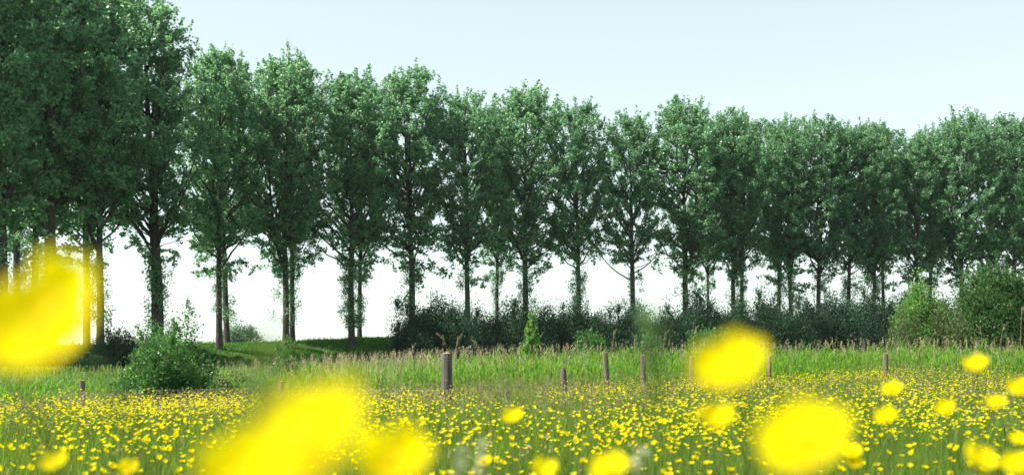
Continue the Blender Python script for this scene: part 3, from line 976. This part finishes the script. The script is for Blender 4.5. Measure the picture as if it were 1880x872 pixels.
# ------------------------------------------------------------------ buttercups
def petal_grid(R, ang, cup, nu=6, nv=5):
    """one broad rounded petal; cup = how much it curls up"""
    V = []
    for i in range(nu):
        u = i / (nu - 1)
        r = R * (0.08 + 0.92 * u)
        half = R * 0.50 * (math.sin(PI * min(u * 0.62 + 0.08, 1)) ** 0.8) * (1 - 0.55 * max(0, u - 0.8) / 0.2)
        for j in range(nv):
            v = -1 + 2 * j / (nv - 1)
            rr = r * (1 - 0.13 * v * v * u)
            z = R * cup * (u ** 1.7) + R * 0.10 * v * v
            x, y = rr, v * half
            V.append((x * math.cos(ang) - y * math.sin(ang), x * math.sin(ang) + y * math.cos(ang), z))
    Q = [(i * nv + j, i * nv + j + 1, (i + 1) * nv + j + 1, (i + 1) * nv + j) for i in range(nu - 1) for j in range(nv - 1)]
    return V, Q


def flower_meshes(R=0.0135, cup=0.55):
    fl = MB()
    for k in range(5):
        V, Q = petal_grid(R, k * 2 * PI / 5 + rng.normal(0, 0.06), cup * rng.uniform(0.85, 1.15))
        V = np.array(V); V[:, 2] += 0.0004 * (k % 2)
        fl.add(V, Q)
    petals = fl.mesh('petals', M['petal'], True)
    c = MB()
    a = rng.uniform(0, 2 * PI, 34); rr = rng.uniform(0.05, 0.33, 34) * R
    for i in range(34):
        b = np.array([math.cos(a[i]) * rr[i], math.sin(a[i]) * rr[i], 0.001])
        tube(c, [b, b * np.array([1.35, 1.35, 1]) + np.array([0, 0, R * 0.34])], [0.00028, 0.00055], 4)
    stam = c.mesh('stamens', M['stamen'])
    s = MB()
    for k in range(5):
        V, Q = petal_grid(R * 0.5, k * 2 * PI / 5 + 0.6, 0.3, 4, 3)
        V = np.array(V); V[:, 2] -= 0.0012; V[:, :2] *= 0.9
        s.add(V, Q)
    sep = s.mesh('sepals', M['stem'], True)
    return petals, stam, sep


FL = [flower_meshes(0.0135 * f, c) for f, c in ((1.0, 0.6), (0.95, 0.75), (1.05, 0.45), (0.9, 0.9))]


def flower_head(root, pos, rot, scale, k, detailed=True):
    petals, stam, sep = FL[k % len(FL)]
    h = bpy.data.objects.new('flower_head', petals); col.objects.link(h)
    h.parent = root; h.location = pos; h.rotation_euler = rot; h.scale = (scale,) * 3
    if detailed:
        for nm, me in (('stamens', stam), ('sepals', sep)):
            o = bpy.data.objects.new(nm, me); col.objects.link(o); o.parent = h
    return h


def buttercup_at(px, py, d, tilt_x, tilt_y, label, scale=1.0, k=0, group=None):
    p = at(px, py, d)
    bx, by = p.x + rng.normal(0, 0.05), p.y + abs(rng.normal(0.03, 0.04))
    z0 = float(gz(bx, by))
    root = empty('buttercup', (bx, by, z0))
    e = Euler((tilt_x, tilt_y, rng.uniform(0, 6.28)), 'XYZ')
    R_ = Matrix.Rotation(tilt_y, 3, 'Y') @ Matrix.Rotation(tilt_x, 3, 'X') @ Matrix.Rotation(rng.uniform(0, 6.28), 3, 'Z')
    rel = p - Vector((bx, by, z0))
    flower_head(root, rel, R_.to_euler(), scale, k)
    st = MB()
    nrm = R_ @ Vector((0, 0, 1))
    end = np.array(rel) - np.array(nrm) * 0.001
    ctrl = end - np.array(nrm) * 0.10; ctrl[2] = max(ctrl[2], 0.6 * rel.z)
    tube(st, quad_curve((0, 0, -0.02), ctrl, end, 12), np.linspace(0.0016, 0.0008, 12), 5)
    st.build('stem', M['stem'], root, smooth=True)
    return tag(root, label, 'buttercup', group)


R_ = math.radians
NEAR = [  # column, row, distance, tilt about x (towards the viewer), tilt about y, scale, label
    (128, 612, 0.345, 66, -38, 1.25, 'huge blurred buttercup in front of the thick poplar trunks'),
    (-8, 636, 0.38, 60, -20, 1.1, 'large blurred buttercup cut by the picture edge below the thick poplars'),
    (580, 836, 0.27, 50, -30, 1.0, 'huge blurred buttercup low in the meadow before the pale post'),
    (735, 868, 0.46, 60, -10, 1.0, 'blurred buttercup overlapping the lower flank of the huge low blur'),
    (460, 890, 0.40, 60, -10, 1.0, 'blurred buttercup at the bottom edge beside the huge low blur'),
    (1348, 696, 0.46, 44, -28, 1.0, 'large floating blurred buttercup above the meadow, veiling a fence post'),
    (1480, 824, 0.42, 50, -28, 1.0, 'large blurred buttercup over the flowers, lower of the two large ones'),
    (1315, 781, 0.98, 40, -4, 1.0, 'medium blurred oval buttercup below the large floating one'),
    (942, 770, 1.75, 48, -12, 1.0, 'small soft buttercup alone in the open meadow below the post stub'),
    (1790, 678, 1.42, 35, -14, 1.0, 'small blurred buttercup right below the pale fence post'),
    (1638, 718, 1.85, 45, -24, 1.0, 'small blurred tilted buttercup below the dark sided post'),
    (1738, 755, 1.70, 50, -34, 1.0, 'small blurred steeply tilted buttercup, between two lower blurred ones'),
    (1626, 770, 1.62, 48, -24, 1.0, 'small blurred buttercup, lower of two one above the other'),
    (1826, 747, 1.6, 30, -8, 0.95, 'dull brownish blurred buttercup seen from its shaded side'),
    (1564, 832, 1.9, 45, -14, 1.0, 'upper one of two small blurred buttercups touching the large low blur'),
    (1568, 856, 1.9, 42, -4, 1.0, 'lower one of two small blurred buttercups touching the large low blur'),
    (104, 856, 1.25, 45, -16, 1.0, 'blurred buttercup at the bottom edge below the brown lone post'),
    (238, 864, 1.75, 55, 0, 1.0, 'small blurred round buttercup at the bottom edge below the round green bush'),
    (890, 849, 2.4, 48, -18, 1.0, 'small blurred buttercup beside a pale soft grass stalk'),
    (1788, 853, 1.0, 45, 24, 1.0, 'blurred ragged buttercup at the bottom edge, upper petals raised'),
    (1868, 861, 1.2, 40, -22, 1.0, 'blurred buttercup in the bottom corner of the meadow'),
    (1872, 720, 1.55, 42, -24, 1.0, 'small blurred buttercup cut by the side edge above the corner one'),
    (1120, 866, 0.95, 40, -16, 1.0, 'blurred buttercup at the bottom edge, wider of two close together'),
    (1000, 872, 1.2, 35, 0, 0.95, 'blurred dull buttercup at the bottom edge, narrower of two close together'),
    (1868, 812, 2.0, 42, -10, 1.0, 'small soft buttercup at the side edge halfway up the meadow corner'),
]
for i, (px, py, d, tx, ty, sc, label) in enumerate(NEAR):
    buttercup_at(px, py, d * 0.77, R_(tx * 0.7), R_(ty), label, sc * 1.05, i)

# the flowers of the meadow, scattered in drifts
n = 100000
x, y = wedge(n, 2.6, 25.0, 0.4, 1.9)
px = 940 + FPX * x / y
drift = vnoise(x * 0.5 + 3, y * 0.30 + 8) * 0.55 + vnoise(x * 1.5, y * 0.8) * 0.45
keep = rng.random(n) < np.clip((drift - 0.48) * 5.5, np.interp(y, [4, 8], [0.16, 0.03]), 0.95) * np.interp(px, [0, 500, 760, 1000, 1250, 1700, 1880], [1.0, .8, .8, .7, 1.0, 1.0, .7]) * np.interp(y, [2.6, 6, 12, 22, 25], [1.6, 1.5, 0.85, 0.7, 0.5]) * (1 - sstep(-4.5, 1.5, y - np.interp(px, [0, 420, 700, 1000, 1200, 1500, 1880], [17, 18.5, 20, 20.5, 23, 24, 23]) - 7 * (vnoise(x * 0.5 + 31, y * 0.2) - 0.5))) * 0.62
x, y = x[keep], y[keep]
hgt = np.minimum(rng.normal(0.47, 0.07, len(x)).clip(0.3, 0.66), 0.40 + 0.03 * y)
z = gz(x, y)
inview = (np.abs(x) < y * 0.47) & (CAM_H - (z + hgt) < y * 0.116)
order = np.argsort(np.where(inview, y, 1e9))
N_SINGLE = 270
single, rest = order[:N_SINGLE], order[N_SINGLE:]
print('buttercups', len(x), int(inview.sum()))


def make_buttercup(h, k):
    root = empty('buttercup')
    az = rng.uniform(0, 2 * PI); ln = rng.uniform(0.01, 0.07)
    R = Matrix.Rotation(rng.uniform(0, 6.28), 3, 'Z') @ Matrix.Rotation(rng.uniform(0.1, 0.75), 3, 'X') @ Matrix.Rotation(rng.uniform(0, 6.28), 3, 'Z')
    nrm = R @ Vector((0, 0, 1))
    end = np.array([math.cos(az) * ln, math.sin(az) * ln, h])
    flower_head(root, Vector(end), R.to_euler(), 1.0, k)
    st = MB()
    ctrl = end - np.array(nrm) * 0.1
    tube(st, quad_curve((0, 0, -0.02), ctrl, end - np.array(nrm) * 0.001, 9), np.linspace(0.0018, 0.0009, 9), 5)
    # a side stalk with a bud
    t0 = end * 0.55
    b = t0 + np.array([math.cos(az + 2) * 0.05, math.sin(az + 2) * 0.05, 0.12])
    tube(st, quad_curve(t0, t0 + np.array([0.01, 0, 0.08]), b, 5), np.linspace(0.0012, 0.0008, 5), 4)
    tube(st, [b, b + [0, 0, 0.004], b + [0, 0, 0.008]], [0.001, 0.0034, 0.0012], 6)
    st.build('stem', M['stem'], root, smooth=True)
    lf = MB()
    P = np.repeat(np.array([[0, 0, h * 0.3]]), 9, axis=0) + rng.normal(0, 0.01, (9, 3))
    blades(lf, P, rng.uniform(0.03, 0.07, 9), rng.uniform(0.03, 0.06, 9), rng.uniform(0, 6.28, 9), 0.005, ts=(0, .5), wprof=(.6, 1), rise=.2)
    lf.build('leaf', M['stem'], root)
    return root


bp = [make_buttercup(0.47, k) for k in range(8)]
for i, j in enumerate(single):
    o = bp[i] if i < len(bp) else copy_tree(bp[int(rng.integers(0, len(bp)))])
    o.location = (float(x[j]), float(y[j]), float(z[j]))
    s = float(hgt[j]) / 0.47
    o.rotation_euler = (0, 0, float(rng.uniform(0, 6.28)))
    w = float(rng.uniform(0.7, 0.95))
    o.scale = (w, w, s)
    tag(o, 'small yellow buttercup on a thin stem in the flowering meadow', 'buttercup', 'buttercups scattered in the meadow')


def mini_flowers(mb, P, R):
    """far buttercups: five cupped petals on a thin stalk"""
    n = len(P)
    tilt = rng.uniform(0.0, 0.8, n); ta = rng.uniform(0, 2 * PI, n); sp = rng.uniform(0, 2 * PI, n)
    nz = np.stack([np.sin(tilt) * np.cos(ta), np.sin(tilt) * np.sin(ta), np.cos(tilt)], axis=1)
    u = np.cross(nz, np.array([0.3, 0.9, 0.1])); u /= np.linalg.norm(u, axis=1, keepdims=True)
    v = np.cross(nz, u)
    cup = rng.uniform(0.45, 0.95, n)
    for k in range(5):
        a = sp + k * 2 * PI / 5
        def pt(r, da, zz):
            return P + (u * np.cos(a + da)[:, None] + v * np.sin(a + da)[:, None]) * (R * r)[:, None] + nz * (R * zz)[:, None]
        V = np.stack([P, pt(0.78, -0.58, 0.55 * cup), pt(1.0, 0.0, cup), pt(0.78, 0.58, 0.55 * cup)], axis=1).reshape(-1, 3)
        mb.add(V, np.arange(4 * n).reshape(-1, 4), None, 0)


mb = MB()
P = np.stack([x[rest], y[rest], z[rest] + hgt[rest]], axis=1)
mini_flowers(mb, P, rng.uniform(0.0088, 0.0138, len(P)))
B = P.copy(); B[:, 2] = z[rest]
hh = hgt[rest]
blades(mb, B, hh, 0.0, 0.0, 0.003, 1, ts=(0, .6), wprof=(1, .8), rise=0)
tag(mb.build('far_buttercups', [M['petal'], M['stem']]), 'countless small yellow buttercups spread over the farther meadow', 'buttercups', kind='stuff')

# ------------------------------------------------------------------ soft grass stalks close to the camera
def near_stalk(px, py, d, lean, label, wide=0.004, head=True, pale=True):
    p = at(px, py, d)
    z0 = float(gz(p.x, p.y))
    root = empty('grass_stalk', (p.x - lean, p.y, z0))
    st = MB()
    rel = np.array([lean, 0, p.z - z0])
    c = quad_curve((0, 0, -0.02), (lean * 0.15, 0.0, rel[2] * 0.7), rel, 12)
    tube(st, c, np.linspace(wide * 0.4, wide * 0.22, 12), 5)
    st.build('stem', M['stem'], root, smooth=True)
    if head:
        hd = MB()
        n = 60 if pale else 20
        t = rng.uniform(0, 1, n) * (1.0 if pale else 0.5) + (0.0 if pale else 0.4)
        dirv = c[-1] - c[-3]; dirv /= np.linalg.norm(dirv)
        P = c[-1] + dirv * (t[:, None] - 0.8) * 0.07 + rng.normal(0, 0.0022, (n, 3))
        leaves(hd, P, 0.009, wide=0.25)
        hd.build('seed_head', M['ear'] if pale else M['stem'], root)
    return tag(root, label, 'grass stalk', 'soft grass stalks close to the viewer')


near_stalk(845, 832, 0.75, 0.035, 'pale blurred grass ear slanting beside the huge low yellow blur')
near_stalk(884, 838, 0.9, 0.01, 'pale blurred grass ear behind a small soft buttercup')
near_stalk(492, 655, 0.26, -0.006, 'dull olive blurred grass stalk before the shadowed bank', wide=0.0016, pale=False)
near_stalk(1198, 606, 0.4, 0.004, 'dull olive blurred grass stalk before the hedge and bramble', wide=0.0016, pale=False)
near_stalk(1170, 855, 0.9, 0.03, 'pale blurred grass ear at the bottom edge of the meadow')
near_stalk(1500, 800, 0.6, -0.02, 'pale grass stalk crossing the large low yellow blur', head=False)
